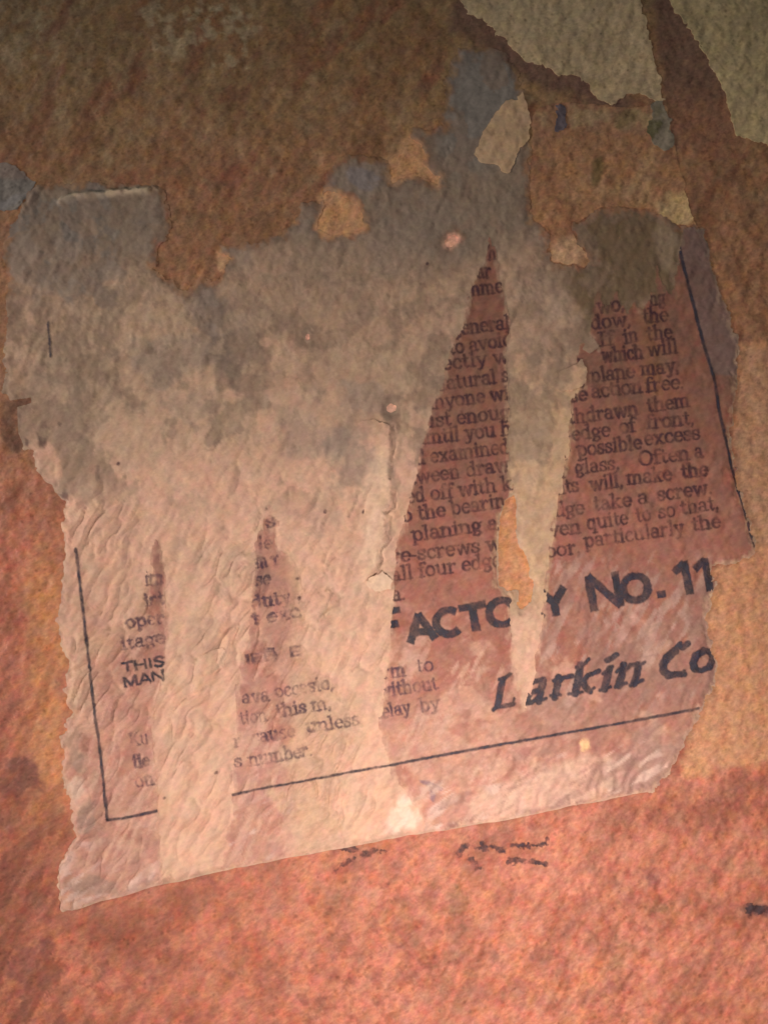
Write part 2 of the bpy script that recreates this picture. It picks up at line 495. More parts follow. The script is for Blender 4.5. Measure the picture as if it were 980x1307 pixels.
# ------------------------------------------------------------------ stain fields (surface colours)
def board_colour(x, y):
    red = np.array((0.475, 0.188, 0.128)); olive = np.array((0.320, 0.220, 0.122)); rust = np.array((0.340, 0.190, 0.115))
    dark = np.array((0.25, 0.098, 0.070)); gold = np.array((0.56, 0.285, 0.125)); pale = np.array((0.60, 0.40, 0.23))
    w = fbm(x, y, 120, 3, 4)
    c = np.broadcast_to(red, x.shape + (3,)).copy()
    c = mix(c, rust, sstep(760, 420, y + 90 * w))
    c = mix(c, olive, sstep(270, 60, y + 70 * w + 25 * fbm(x, y, 30, 8, 3)))
    u, v = along_across(x, y)
    streak = fbm(u * .3, v, 22, 5, 4)
    c = mix(c, (0.33, 0.115, 0.075), sstep(-.05, .5, fbm(x, y, 60, 14, 6)) * sstep(500, 800, y) * .6)
    c = mix(c, (0.27, 0.095, 0.065), sstep(.22, .45, fbm(x, y, 13, 5, 4)) * sstep(-.2, .4, fbm(x, y, 110, 2, 2)) * sstep(450, 700, y) * .6)
    c = mix(c, (0.55, 0.235, 0.165), sstep(.15, .6, fbm(x * 1.1, y, 26, 9, 4)) * sstep(600, 900, y) * .4)
    c = mix(c, (0.23, 0.15, 0.087), sstep(.05, .5, fbm(x, y, 24, 13, 5)) * sstep(420, 300, y) * .5)
    c = mix(c, (0.41, 0.30, 0.185), sstep(.2, .6, fbm(x, y, 18, 10, 4)) * sstep(360, 200, y) * .45)
    c = mix(c, dark, sstep(.15, .75, streak) * 0.55)
    c = mix(c, gold, sstep(.2, .8, fbm(x, y, 50, 11, 4)) * 0.14)
    c = mix(c, (0.28, 0.155, 0.085), sstep(.05, .6, fbm(x, y, 70, 6, 4)) * sstep(420, 250, y) * .55)
    fine = fbm(u * .28, v, 6.5, 12, 2)
    c = c * (1 + .13 * np.clip(fine, -1, 1))[..., None]
    # stains and bare places with a shape of their own
    for cx, cy, rx, ry, rot in ((245, 40, 55, 24, -8), (295, 22, 38, 26, 0), (215, 15, 40, 22, 0), (300, 75, 22, 16, 0), (20, 40, 60, 40, 0)):
        f = blob(x, y, cx, cy, rx, ry, rot, 4, .9)
        c = mix(c, (0.52, 0.45, 0.30), f * sstep(-.25, .35, fbm(x, y, 11, 7, 3)) * (.55 if cx > 100 else .3))
    # golden ground uncovered along both sides of the label
    f = sstep(42, 8, np.abs(x - 62 - 8 * fbm(x, y, 40, 2, 3))) * sstep(640, 760, y) * sstep(1130, 1020, y)
    c = mix(c, (0.58, 0.285, 0.145), f * .8)
    f = sstep(-4, 5, ragged(x, y, [(860, 995), (905, 985), (960, 975), (1150, 950), (1150, 430), (945, 440), (930, 700), (890, 760), (880, 950)], 7, 22, 5))
    c = mix(c, (0.57, 0.315, 0.185), f * .85)
    f = sstep(0, 14, ragged(x, y, [(935, 440), (1150, 420), (1150, 700), (950, 700), (930, 600)], 6, 20, 6))
    c = mix(c, (0.44, 0.275, 0.18), f * .7)
    # freshly bared wood in the holes of the label
    for h in HOLES[:2]:
        f = sstep(-9, -1, poly_sdf(x, y, h))
        c = mix(c, (0.60, 0.36, 0.20), f * .9)
    c = mix(c, (0.63, 0.325, 0.175), sstep(-9, -1, poly_sdf(x, y, HOLES[2])) * .95)
    c = mix(c, (0.62, 0.40, 0.24), blob(x, y, 285, 335, 16, 12, 0, 3, .5) * .8)
    for h in HOLES[3:6]:
        c = mix(c, (0.85, 0.52, 0.40), sstep(-7, -1, poly_sdf(x, y, h)))
    # brown band between the two olive sheets, dark fringe along the sheet's edge
    f = sstep(-8, 4, ragged(x, y, [(815, -160), (850, 130), (860, 190), (940, 200), (935, 120), (860, 0), (820, -160)], 4, 15, 3))
    c = mix(c, (0.215, 0.135, 0.102), f * .92)
    c = mix(c, (0.36, 0.19, 0.115), sstep(90, 170, y) * sstep(-8, 4, poly_sdf(x, y, [(845, 110), (870, 200), (945, 205), (930, 110)])) * .7)
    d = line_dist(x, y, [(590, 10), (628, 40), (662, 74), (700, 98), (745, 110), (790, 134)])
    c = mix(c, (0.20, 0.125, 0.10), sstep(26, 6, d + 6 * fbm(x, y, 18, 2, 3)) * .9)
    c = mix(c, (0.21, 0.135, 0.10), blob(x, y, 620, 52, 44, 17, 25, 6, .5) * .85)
    c = mix(c, (0.13, 0.07, 0.052), sstep(-7, 4, ragged(x, y, HOLES[6], 7, 14, 5)) * .85)  # shade inside the torn left notch, painted into the wood colour
    c = mix(c, (0.20, 0.095, 0.085), blob(x, y, 32, 1000, 26, 24, 20, 6, .7) * .85)
    c = mix(c, (0.25, 0.10, 0.09), blob(x, y, 28, 1225, 34, 26, -50, 6, .7) * .75)
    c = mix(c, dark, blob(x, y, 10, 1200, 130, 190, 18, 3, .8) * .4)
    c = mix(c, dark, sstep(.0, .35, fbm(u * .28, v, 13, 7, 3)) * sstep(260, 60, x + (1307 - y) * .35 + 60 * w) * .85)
    c = mix(c, (0.20, 0.085, 0.095), blob(x, y, 832, 1118, 17, 16, 0, 4, .8) * .5)
    c = mix(c, (0.19, 0.12, 0.06), blob(x, y, 840, 1160, 14, 7, 20, 4, .9) * .45)
    c = mix(c, (0.15, 0.07, 0.07), blob(x, y, 968, 1160, 20, 9, 5, 7, .5) * .9)
    c = mix(c, (0.19, 0.115, 0.055), blob(x, y, 580, 1165, 34, 22, 60, 5, 1.0) * .4)
    c = mix(c, (0.20, 0.11, 0.055), blob(x, y, 565, 1255, 12, 20, 0, 5, 1.0) * .35)
    c = mix(c, (0.24, 0.13, 0.07), blob(x, y, 805, 1215, 30, 12, -20, 5, .9) * .5)
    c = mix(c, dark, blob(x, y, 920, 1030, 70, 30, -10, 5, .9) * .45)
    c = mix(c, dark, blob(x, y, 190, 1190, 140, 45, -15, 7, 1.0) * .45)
    c = mix(c, (0.30, 0.12, 0.08), blob(x, y, 250, 1150, 120, 16, -12, 8, .8) * .4)
    return c


def pulp_colour(x, y):
    pale = np.array((0.70, 0.468, 0.362)); grey = np.array((0.43, 0.315, 0.236)); brown = np.array((0.42, 0.315, 0.225))
    w = fbm(x, y, 110, 5, 4)
    c = np.broadcast_to(pale, x.shape + (3,)).copy()
    c = mix(c, grey, sstep(640, 400, y + 70 * w - 30 * sstep(250, 500, x)) * .92)
    c = mix(c, brown, sstep(.0, .8, fbm(x, y, 75, 9, 4)) * sstep(680, 520, y) * .45)
    c = mix(c, (0.255, 0.215, 0.172), sstep(390, 290, y + 40 * w) * .9)
    c = mix(c, (0.50, 0.385, 0.285), sstep(-20, 16, ragged(x, y, [(60, 440), (150, 335), (215, 350), (250, 395), (285, 500), (330, 560), (100, 600)], 14, 30, 4)) * .6)
    c = mix(c, (0.23, 0.185, 0.155), sstep(-6, 8, ragged(x, y, [(245, 365), (275, 355), (290, 400), (312, 470), (300, 505), (280, 470), (262, 430)], 8, 18, 6)) * .92)
    # grey-brown blotches
    for cx, cy, rx, ry, rot, k in ((60, 330, 55, 42, 0, .7), (120, 375, 26, 22, 0, .8), (75, 360, 34, 40, 20, .5), (215, 455, 46, 34, 0, .6), (265, 395, 24, 58, -28, .75),
                                   (300, 450, 30, 44, 0, .45), (175, 320, 50, 28, 0, .45), (250, 250, 60, 30, 0, .3), (400, 560, 60, 46, 0, .5), (450, 590, 38, 40, 20, .65),
                                   (470, 505, 34, 26, 10, .5), (330, 400, 46, 36, 0, .25), (250, 820, 34, 22, -40, .28), (245, 515, 40, 20, 0, .4), (455, 235, 34, 26, 0, .6),
                                   (470, 215, 20, 20, 0, .6), (340, 300, 70, 22, -20, .55), (190, 290, 30, 40, 0, .35), (420, 650, 20, 34, 25, .3), (60, 490, 34, 60, 0, .35),
                                   (75, 625, 24, 30, 0, .55), (95, 560, 28, 50, 0, .3), (500, 300, 90, 40, 0, .35), (700, 370, 34, 60, 0, .35), (690, 460, 26, 50, 0, .25), (100, 950, 20, 34, 0, .4),
                                   (82, 750, 16, 60, 0, .5), (300, 725, 40, 30, 0, .2)):
        c = mix(c, (0.30, 0.255, 0.225), blob(x, y, cx, cy, rx, ry, rot, int(cx) % 11, .65) * k)
    # blue-grey film near the top, olive-brown film above the right column
    c = mix(c, (0.245, 0.240, 0.228), sstep(230, 150, y + 30 * w) * sstep(540, 575, x) * .95)
    c = mix(c, (0.25, 0.24, 0.255), (blob(x, y, 460, 232, 26, 20, 10, 5, .5) + blob(x, y, 573, 110, 8, 12, 0, 4, .4) + blob(x, y, 562, 168, 14, 7, 0, 4, .4) +
                                     blob(x, y, 420, 235, 10, 10, 0, 4, .4) + blob(x, y, 682, 250, 8, 40, 0, 4, .5)) * .8)
    f = sstep(-14, 8, ragged(x, y, [(728, 285), (765, 262), (870, 280), (862, 400), (830, 385), (800, 405), (745, 420), (705, 340)], 12, 24, 5))
    c = mix(c, (0.19, 0.142, 0.092), f * .95)
    c = mix(c, (0.40, 0.33, 0.24), blob(x, y, 850, 310, 16, 40, 0, 5, .5) * .5)
    # warmer, yellowed strip down the right column, pink towards the foot
    c = mix(c, (0.56, 0.41, 0.27), sstep(430, 520, y) * sstep(560, 620, x) * sstep(820, 740, y) * .75)
    c = mix(c, (0.63, 0.38, 0.28), sstep(820, 1000, y) * sstep(.0, .5, fbm(x, y, 60, 4, 3)) * .5)
    c = mix(c, (0.56, 0.335, 0.265), sstep(240, 80, x) * sstep(620, 800, y) * .6)
    c = mix(c, (0.88, 0.70, 0.60), blob(x, y, 515, 1042, 28, 30, 20, 5, .4) * .85)
    c = mix(c, (0.76, 0.60, 0.46), blob(x, y, 480, 640, 22, 100, 6, 5, .4) * .6)
    c = mix(c, (0.82, 0.66, 0.52), blob(x, y, 484, 742, 16, 10, -10, 5, .4) * .9)
    c = mix(c, (0.70, 0.60, 0.44), sstep(7, 1, line_dist(x, y, CREASE_TOP)) * .75)
    c = mix(c, (0.62, 0.53, 0.41), sstep(8, 1, line_dist(x + 3, y + 3, CREASE_FOLD)) * .6)
    c = mix(c, (0.80, 0.56, 0.44), sstep(9, 4, np.hypot(x - 393, y - 431)) * .9)
    for cr in CRACKS:
        c = mix(c, (0.30, 0.22, 0.17), sstep(2.2, .6, line_dist(x + fbm(x, y, 12, 1, 3) * 2, y, cr)) * .55)  # the crack's edge shadow, painted as a dark line in the paper colour
    # shade in the left margin's slit and torn holes, painted dark, plus spots
    c = mix(c, (0.13, 0.08, 0.08), np.maximum.reduce([blob(x, y, 32, 512, 16, 5, -8, 3, .3), blob(x, y, 25, 563, 13, 9, 10, 3, .3), blob(x, y, 22, 540, 7, 34, 0, 3, .3) * .8,
                                                      blob(x, y, 56, 556, 9, 18, 8, 3, .3) * .9, blob(x, y, 126, 605, 3, 12, 0, 3, .3) * .7, blob(x, y, 78, 542, 3, 3, 0, 3, .2),
                                                      blob(x, y, 84, 633, 8, 6, 20, 3, .4) * .8]))
    return c


def print_colour(x, y):
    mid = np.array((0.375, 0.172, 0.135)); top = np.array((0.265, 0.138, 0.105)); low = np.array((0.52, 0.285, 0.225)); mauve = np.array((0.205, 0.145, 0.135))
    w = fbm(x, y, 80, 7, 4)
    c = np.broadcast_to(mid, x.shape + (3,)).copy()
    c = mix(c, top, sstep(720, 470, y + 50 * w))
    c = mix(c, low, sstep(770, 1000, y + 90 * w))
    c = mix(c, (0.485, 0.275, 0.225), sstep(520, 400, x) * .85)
    c = mix(c, (0.345, 0.15, 0.115), sstep(.1, .75, fbm(x, y, 46, 12, 4)) * .5)
    c = mix(c, (0.60, 0.37, 0.295), sstep(.12, .6, fbm(x * .8, y * 1.2, 26, 2, 4)) * sstep(690, 860, y) * .65)
    c = mix(c, (0.26, 0.15, 0.085), blob(x, y, 830, 440, 34, 110, -6, 5, .6) * .5)
    edge = poly_sdf(x, y, [(866, 285), (900, 285), (945, 440), (940, 482), (905, 478), (890, 420), (864, 320)])
    c = mix(c, mauve, sstep(-2, 3, edge) * .95)
    c = mix(c, mauve, sstep(10, 2, line_dist(x, y, [(900, 300), (942, 445), (938, 500)])) * .6)
    c = mix(c, (0.36, 0.225, 0.19), blob(x, y, 790, 850, 90, 40, -20, 6, .7) * .6)
    c = mix(c, (0.40, 0.28, 0.25), blob(x, y, 830, 980, 60, 40, -30, 6, .7) * .6)
    c = mix(c, (0.66, 0.46, 0.375), blob(x, y, 690, 1010, 90, 26, -16, 9, .8) * .65)
    c = mix(c, (0.30, 0.17, 0.165), sstep(9, 1, line_dist(x, y, [(420, 1083), (560, 1056), (700, 1033), (832, 1009)])) * sstep(-.2, .4, fbm(x, y, 30, 3, 3)) * .65)
    c = mix(c, (0.23, 0.15, 0.20), (blob(x, y, 545, 1000, 26, 4, 22, 3, .8) + blob(x, y, 552, 1012, 6, 10, 0, 3, .6)) * .8)
    c = mix(c, (0.28, 0.155, 0.135), (blob(x, y, 205, 745, 10, 44, 0, 5, .5) + blob(x, y, 333, 725, 12, 60, 0, 5, .5)) * .75)
    c = mix(c, (0.60, 0.44, 0.34), blob(x, y, 918, 730, 20, 14, 0, 3, .5) * .5)
    for cx, cy, rx, ry in ((88, 720, 14, 36), (84, 800, 16, 34), (92, 760, 10, 12), (96, 880, 12, 26), (92, 945, 18, 30), (104, 975, 12, 20), (110, 1040, 14, 22), (120, 1130, 40, 14)):
        c = mix(c, (0.33, 0.235, 0.20), blob(x, y, cx, cy, rx, ry, 0, cy % 9, .5) * .75)
    c = mix(c, (0.66, 0.50, 0.42), blob(x, y, 96, 1008, 14, 22, 10, 4, .4) * .9)
    c = mix(c, (1.0, 0.72, 0.38), blob(x, y, 745, 951, 8, 8, 0, 3, .3) * .8)
    # pale feathery scuffs where fibres were pulled up
    su, sv = along_across(x, y, 32)
    sc = sstep(.08, .45, fbm(su * .25, sv, 11, 3, 4)) * sstep(.0, .4, fbm(x, y, 60, 8, 3) + .15)
    c = mix(c, (0.68, 0.50, 0.44), sc * sstep(930, 1000, y + .19 * (x - 560)) * sstep(500, 560, x) * .85)
    c = mix(c, (0.62, 0.46, 0.42), sc * sstep(1000, 1050, y + .19 * (x - 330)) * sstep(500, 440, x) * .8)
    c = mix(c, (0.30, 0.165, 0.15), sstep(.15, .45, fbm(su * .25, sv, 12, 11, 4)) * sstep(930, 1000, y + .19 * (x - 560)) * sstep(500, 560, x) * .5)
    su, sv = along_across(x, y, 62)
    sc = sstep(.12, .5, fbm(su * .22, sv, 10, 6, 4))
    c = mix(c, (0.52, 0.36, 0.32), sc * sstep(690, 730, y) * sstep(940, 880, y) * sstep(640, 700, x) * .7)
    c = mix(c, (0.62, 0.40, 0.325), sc * sstep(790, 850, y) * sstep(680, 620, x) * .7)
    c = mix(c, (0.20, 0.125, 0.10), sstep(.1, .5, fbm(x, y * .8, 17, 11, 4)) * sstep(720, 640, y) * .4)
    c = mix(c, (0.345, 0.195, 0.165), sstep(.0, .35, fbm(x, y, 55, 15, 4) + .25) * sstep(620, 720, x) * sstep(700, 760, y) * sstep(990, 930, y + .19 * (x - 640)) * .65)
    c = mix(c, (0.33, 0.215, 0.195), sstep(26, 4, -(x - 912) + 8 * fbm(x, y, 20, 3, 3)) * sstep(720, 760, y) * .6)
    # face worn thin towards the pulp
    fade = np.maximum.reduce([sstep(352, 392, x) * sstep(470, 430, x), sstep(940, 880, y) * 0, sstep(130, 90, x) * sstep(1000, 900, y) * .4,
                              blob(x, y, 420, 960, 60, 70, 0, 8, .9)]) * sstep(520, 470, x)
    d = line_dist(x, y, [(84, 880), (100, 830), (120, 812), (150, 800), (165, 790), (188, 765)])
    fade = np.maximum(fade, sstep(46, 4, d + 10 * fbm(x, y, 20, 5, 3)) * sstep(196, 186, x + 6 * fbm(x, y, 10, 3, 2)))
    c = mix(c, (0.59, 0.41, 0.30), fade * .85)
    return c


def flat_colour(rgb, spots=(), amount=.5, var=(0.0, 0.0, 0.0)):
    def f(x, y):
        c = np.broadcast_to(np.array(rgb, float), x.shape + (3,)).copy()
        c = mix(c, np.array(rgb) * .72, sstep(.0, .8, fbm(x, y, 40, 6, 4)) * amount)
        for (cx, cy, rx, ry, rot, col, k) in spots:
            c = mix(c, col, blob(x, y, cx, cy, rx, ry, rot, 5, .6) * k)
        return c
    return f


def bbox(poly, pad=8):
    p = np.array(poly)
    return (p[:, 0].min() - pad, p[:, 1].min() - pad, p[:, 0].max() + pad, p[:, 1].max() + pad)


# ------------------------------------------------------------------ the board
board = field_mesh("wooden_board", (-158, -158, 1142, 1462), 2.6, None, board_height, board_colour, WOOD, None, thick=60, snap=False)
board["kind"] = "structure"
board["label"] = "weathered reddish brown wooden board with rough diagonal grain under the torn label"


def thing(o, label, category, group=None):
    o["label"] = label
    o["category"] = category
    if group:
        o["group"] = group
    return o


def on_board(dz):
    return lambda x, y: lattice(BOARD_Z, x, y) + dz


def sheet(name, poly, dz, colour, label, category, ragg=2.0, scale=8, seed=3, mat=SHEET, thick=1.2):
    o = field_mesh(name, bbox(poly), STEP, lambda x, y: ragged(x, y, poly, ragg, scale, seed), on_board(dz), colour, mat, None, thick)
    return thing(o, label, category)


sheet("paper_sheet", SHEET_A, .6, flat_colour((0.55, 0.455, 0.295), [(690, 20, 60, 30, 0, (0.55, 0.47, 0.31), .5), (760, 105, 30, 12, 20, (0.33, 0.27, 0.16), .6)]),
      "plain olive tan paper sheet with a straight side edge beside the dark brown band", "paper", 3.6, 9)
sheet("paper_sheet", SHEET_B, .6, flat_colour((0.52, 0.445, 0.265), [(960, 150, 40, 40, 0, (0.50, 0.42, 0.25), .7)]),
      "plain olive tan paper sheet with a ragged slanting edge and no straight side", "paper", 3.2, 10, 6)


def scrap_c_colour(x, y):
    c = np.broadcast_to(np.array((0.40, 0.235, 0.135)), x.shape + (3,)).copy()
    c = mix(c, (0.30, 0.155, 0.095), sstep(0, .7, fbm(x, y, 34, 6, 4)) * .6)
    c = mix(c, (0.30, 0.185, 0.14), sstep(205, 150, y) * .4)
    c = mix(c, (0.60, 0.46, 0.25), blob(x, y, 868, 268, 28, 26, 0, 5, .4) * .9)
    c = mix(c, (0.48, 0.34, 0.20), blob(x, y, 810, 240, 60, 30, -10, 5, .6) * .6)
    c = mix(c, (0.58, 0.39, 0.25), blob(x, y, 726, 322, 32, 24, 0, 5, .3) * .9)
    c = mix(c, (0.42, 0.33, 0.20), blob(x, y, 770, 148, 50, 15, 0, 5, .7) * .8)
    c = mix(c, (0.20, 0.15, 0.07), blob(x, y, 760, 222, 8, 24, 8, 4, .4) * .8)
    c = mix(c, (0.22, 0.17, 0.09), blob(x, y, 800, 150, 20, 9, -30, 4, .7) * .7)
    c = mix(c, (0.19, 0.145, 0.08), blob(x, y, 742, 112, 16, 16, 0, 4, .7) * .7)
    return c


sheet("paper_scrap", SCRAP_C, .45, scrap_c_colour, "reddish brown stained paper scrap with a straight side edge and a tan corner", "paper scrap", 1.6, 9, 5, WOOD)
sheet("paper_scrap", SCRAP_BLUE, .5, flat_colour((0.215, 0.212, 0.205), [(15, 258, 30, 8, -20, (0.27, 0.28, 0.30), .7), (20, 215, 50, 12, 10, (0.26, 0.21, 0.19), .7)]),
      "small blue grey paper scrap beside the folded corner of the label", "paper scrap", 3.0, 14, 7)
sheet("paper_chip", CHIP_GREEN, .9, flat_colour((0.27, 0.25, 0.20), [(832, 165, 12, 12, 0, (0.13, 0.13, 0.07), .9), (838, 145, 9, 8, 0, (0.20, 0.19, 0.12), .7)]),
      "small grey green paper chip touching the straight edge of the reddish scrap", "paper chip", 4.0, 9, 4)
sheet("paper_chip", CHIP_BLUE, 1.1, flat_colour((0.15, 0.135, 0.165)), "tiny dark blue paper chip on the reddish brown scrap", "paper chip", 3.6, 8, 2)

# ------------------------------------------------------------------ the torn label
label_root = bpy.data.objects.new("paper_label", None)
scene.collection.objects.link(label_root)
label_root.empty_display_size = 0.01
thing(label_root, "torn and wrinkled printed paper label with black ruled border glued to the board", "label")


paper_top = lambda x, y: lattice(LABEL_Z, x, y)


def grimy_pulp(x, y):
    """dirt gathers along the torn upper edges and in the folds"""
    c = pulp_colour(x, y)
    e = label_inside_cut(x, y)
    c = mix(c, (0.19, 0.145, 0.115), sstep(16, 0, e + 11 * fbm(x, y, 16, 3, 4)) * sstep(700, 400, y) * .75)
    c = mix(c, (0.30, 0.20, 0.155), sstep(9, 0, e + 7 * fbm(x, y, 12, 3, 4)) * .45)
    bc = board_colour(x, y)
    k = (sstep(9, 0, e + 7 * fbm(x, y, 11, 7, 4)) * sstep(430, 360, y) * .8)[..., None]      # rubbed thin: the wood shows through
    c = c * (1 - k) + bc * k
    c = mix(c, (0.62, 0.50, 0.38), sstep(3.2, .4, e + 3 * fbm(x, y, 8, 6, 3)) * sstep(330, 430, y) * .35)
    c = mix(c, (0.21, 0.205, 0.20), sstep(.0, .3, fbm(x, y, 40, 14, 5)) * sstep(420, 330, y) * sstep(230, 120, x) * .65)
    c = mix(c, (0.25, 0.195, 0.155), sstep(.1, .3, fbm(x, y, 60, 7, 6)) * sstep(360, 440, y) * sstep(680, 600, y) * .62)
    g = sstep(.14, .30, fbm(x, y, 26, 9, 5))
    c = mix(c, (0.27, 0.205, 0.160), g * sstep(640, 420, y + 60 * fbm(x, y, 80, 2, 2)) * .5)
    c = mix(c, (0.56, 0.44, 0.325), sstep(.16, .34, fbm(x, y, 22, 12, 5)) * sstep(300, 420, y) * sstep(740, 700, x + 0 * y) * .32)
    u, v = along_across(x, y)
    return mix(c, (0.36, 0.23, 0.18), sstep(.18, .5, fbm(u * .3, v, 8, 15, 3)) * sstep(520, 700, y) * .18)


field_mesh("backing_paper", bbox(LABEL), STEP, label_inside_cut, paper_top, grimy_pulp, PULP, label_root, thick=1.2)


def print_inside(poly, ragg, scale, seed):
    def f(x, y):
        s = ragged(x, y, poly, ragg, scale, seed) + fbm(x, y * .22, 4.5, seed + 5, 3) * 3.0
        return np.minimum(s, label_inside_cut(x, y) - .6)
    return f


in_left = print_inside(PRINT_LEFT, 3.2, 16, 4)
in_mid = print_inside(PRINT_MIDDLE, 5.0, 20, 6)
in_right = print_inside(PRINT_RIGHT, 1.9, 8, 2)
FACE = 0.45


def face_height(x, y):
    return lattice(LABEL_Z, x, y) + FACE


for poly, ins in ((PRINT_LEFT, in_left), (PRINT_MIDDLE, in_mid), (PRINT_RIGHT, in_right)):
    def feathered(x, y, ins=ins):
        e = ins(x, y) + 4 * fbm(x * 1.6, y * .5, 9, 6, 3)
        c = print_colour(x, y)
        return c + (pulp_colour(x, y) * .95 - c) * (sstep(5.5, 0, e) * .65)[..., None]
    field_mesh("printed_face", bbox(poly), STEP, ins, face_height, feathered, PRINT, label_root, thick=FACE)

o = field_mesh("bare_patch", bbox(PATCH_TAN), STEP, lambda x, y: ragged(x, y, PATCH_TAN, 1.6, 8, 4), lambda x, y: lattice(LABEL_Z, x, y) + .8,
               flat_colour((0.55, 0.41, 0.27), [(628, 172, 8, 6, 0, (0.36, 0.25, 0.17), .7), (615, 195, 10, 14, 0, (0.62, 0.48, 0.31), .7)]), PULP, label_root, .8)


# lifted flakes of pulp whose right edges stand proud, and one curled flap
def flake(poly, lift, axis, ragg=2.0, seed=3, colour=None):
    """a thin layer that rises from the paper towards its free edge"""
    (ax, ay), (bx, by) = axis
    ln = math.hypot(bx - ax, by - ay)

    def h(x, y):
        t = ((x - ax) * (bx - ax) + (y - ay) * (by - ay)) / ln ** 2
        return lattice(LABEL_Z, x, y) - .25 + (lift + .25) * sstep(0.0, 1.0, t) ** 1.0
    return field_mesh("lifted_flake", bbox(poly), STEP, lambda x, y: ragged(x, y, poly, ragg, 9, seed), h, colour or grimy_pulp, PULP, label_root, lift * .9)


flake([(455, 540), (480, 536), (498, 546), (500, 575), (497, 612), (500, 640), (490, 655), (494, 680), (484, 704), (480, 725), (462, 745), (430, 700), (430, 600)], 1.9, ((440, 640), (495, 640)), 3, 4)
flake([(470, 738), (488, 730), (502, 742), (498, 752), (480, 756), (468, 748)], 4.0, ((470, 760), (490, 728)), 1.5, 5, flat_colour((0.70, 0.54, 0.42), (), .3))
flake([(380, 770), (418, 752), (426, 762), (418, 778), (408, 795), (385, 810)], 1.4, ((385, 780), (420, 786)), 3, 6)
flake([(240, 838), (285, 828), (292, 838), (283, 852), (270, 862), (245, 862)], 1.3, ((245, 840), (288, 850)), 3, 7)
flake([(726, 470), (742, 458), (748, 470), (744, 492), (728, 500), (700, 500), (680, 492), (700, 480)], 1.8, ((690, 480), (745, 488)), 2, 8)
flake([(742, 430), (752, 425), (762, 444), (752, 452), (740, 446)], 1.6, ((738, 432), (760, 446)), 1.5, 2)
flake([(78, 1108), (90, 1092), (100, 1110), (96, 1140), (90, 1160), (80, 1160)], 2.0, ((100, 1120), (78, 1125)), 1.5, 2, print_colour)

# ------------------------------------------------------------------ letterpress
def arc(cx, cy, rx, ry, a0, a1, n=9):
    t = np.radians(np.linspace(a0, a1, n))
    return [(cx + rx * math.cos(a), cy + ry * math.sin(a)) for a in t]


def stem(x, y0, y1, foot=.17, head=True):
    s = [[(x, y0), (x, y1)]]
    if foot:
        s.append([(x - foot, y0), (x + foot, y0)])
    if head:
        s.append([(x - .19, y1 - .04), (x, y1)])
    return s


SERIF = {}
SERIF['a'] = (.80, [arc(.36, .70, .22, .30, 160, 20, 7) + [(.57, .6), (.57, .14), (.64, .02), (.76, .06)], arc(.34, .28, .25, .27, 60, 330, 10)])
SERIF['b'] = (.86, stem(.2, 0, 1.5, 0) + [arc(.46, .5, .28, .5, 150, -150, 13)])
SERIF['c'] = (.72, [arc(.42, .5, .30, .5, 40, 320, 13), [(.60, .82), (.64, .72)]])
SERIF['d'] = (.88, stem(.66, 0, 1.5, 0) + [arc(.40, .5, .28, .5, 30, 330, 13), [(.66, 0), (.82, .02)]])
SERIF['e'] = (.74, [arc(.40, .5, .29, .5, 5, 315, 14), [(.12, .54), (.68, .54)]])
SERIF['f'] = (.54, [[(.22, 0), (.22, 1.2)] + arc(.42, 1.22, .20, .27, 180, 30, 6), [(.02, .96), (.46, .96)], [(.04, 0), (.44, 0)]])
SERIF['g'] = (.80, [arc(.36, .64, .24, .34, 0, 360, 14), [(.56, .86), (.76, .96)], [(.20, .38), (.18, .16), (.55, .06), (.64, -.15), (.40, -.40), (.12, -.28), (.22, -.02)]])
SERIF['h'] = (.94, stem(.2, 0, 1.5) + [[(.2, .7)] + arc(.48, .66, .23, .33, 150, 0, 7) + [(.71, 0)], [(.54, 0), (.90, 0)]])
SERIF['i'] = (.46, stem(.23, 0, 1.0) + [[(.21, 1.34), (.23, 1.42)]])
SERIF['k'] = (.92, stem(.2, 0, 1.5) + [[(.22, .38), (.62, .95)], [(.36, .6), (.70, 0)], [(.48, .95), (.80, .95)], [(.54, 0), (.90, 0)]])
SERIF['l'] = (.46, stem(.23, 0, 1.5))
SERIF['m'] = (1.38, stem(.2, 0, 1.0) + [[(.2, .7)] + arc(.44, .66, .21, .33, 150, 0, 7) + [(.65, 0)], [(.65, .7)] + arc(.90, .66, .22, .33, 150, 0, 7) + [(1.12, 0)], [(.50, 0), (.80, 0)], [(.97, 0), (1.30, 0)]])
SERIF['n'] = (.94, stem(.2, 0, 1.0) + [[(.2, .7)] + arc(.48, .66, .23, .33, 150, 0, 7) + [(.71, 0)], [(.54, 0), (.90, 0)]])
SERIF['o'] = (.82, [arc(.41, .5, .31, .5, 0, 360, 17)])
SERIF['p'] = (.88, stem(.2, -.45, 1.0) + [arc(.47, .5, .28, .5, 150, -150, 13)])
SERIF['q'] = (.88, stem(.66, -.45, 1.0, .17, False) + [arc(.40, .5, .28, .5, 30, 330, 13)])
SERIF['r'] = (.68, stem(.2, 0, 1.0) + [[(.2, .62), (.34, .88), (.50, .97), (.58, .86)]])
SERIF['s'] = (.68, [[(.58, .72), (.54, .92), (.34, 1.0), (.14, .86), (.16, .66), (.48, .44), (.58, .26), (.48, .06), (.30, 0), (.12, .08), (.09, .28)]])
SERIF['t'] = (.56, [[(.24, 1.3), (.24, .2), (.34, .02), (.50, .12)], [(.04, .96), (.48, .96)]])
SERIF['u'] = (.94, [[(.2, 1.0), (.2, .34)] + arc(.44, .34, .24, .33, 180, 330, 7), [(.70, 1.0), (.70, .02), (.88, .02)], [(.04, .98), (.2, .98)], [(.54, .98), (.70, .98)]])
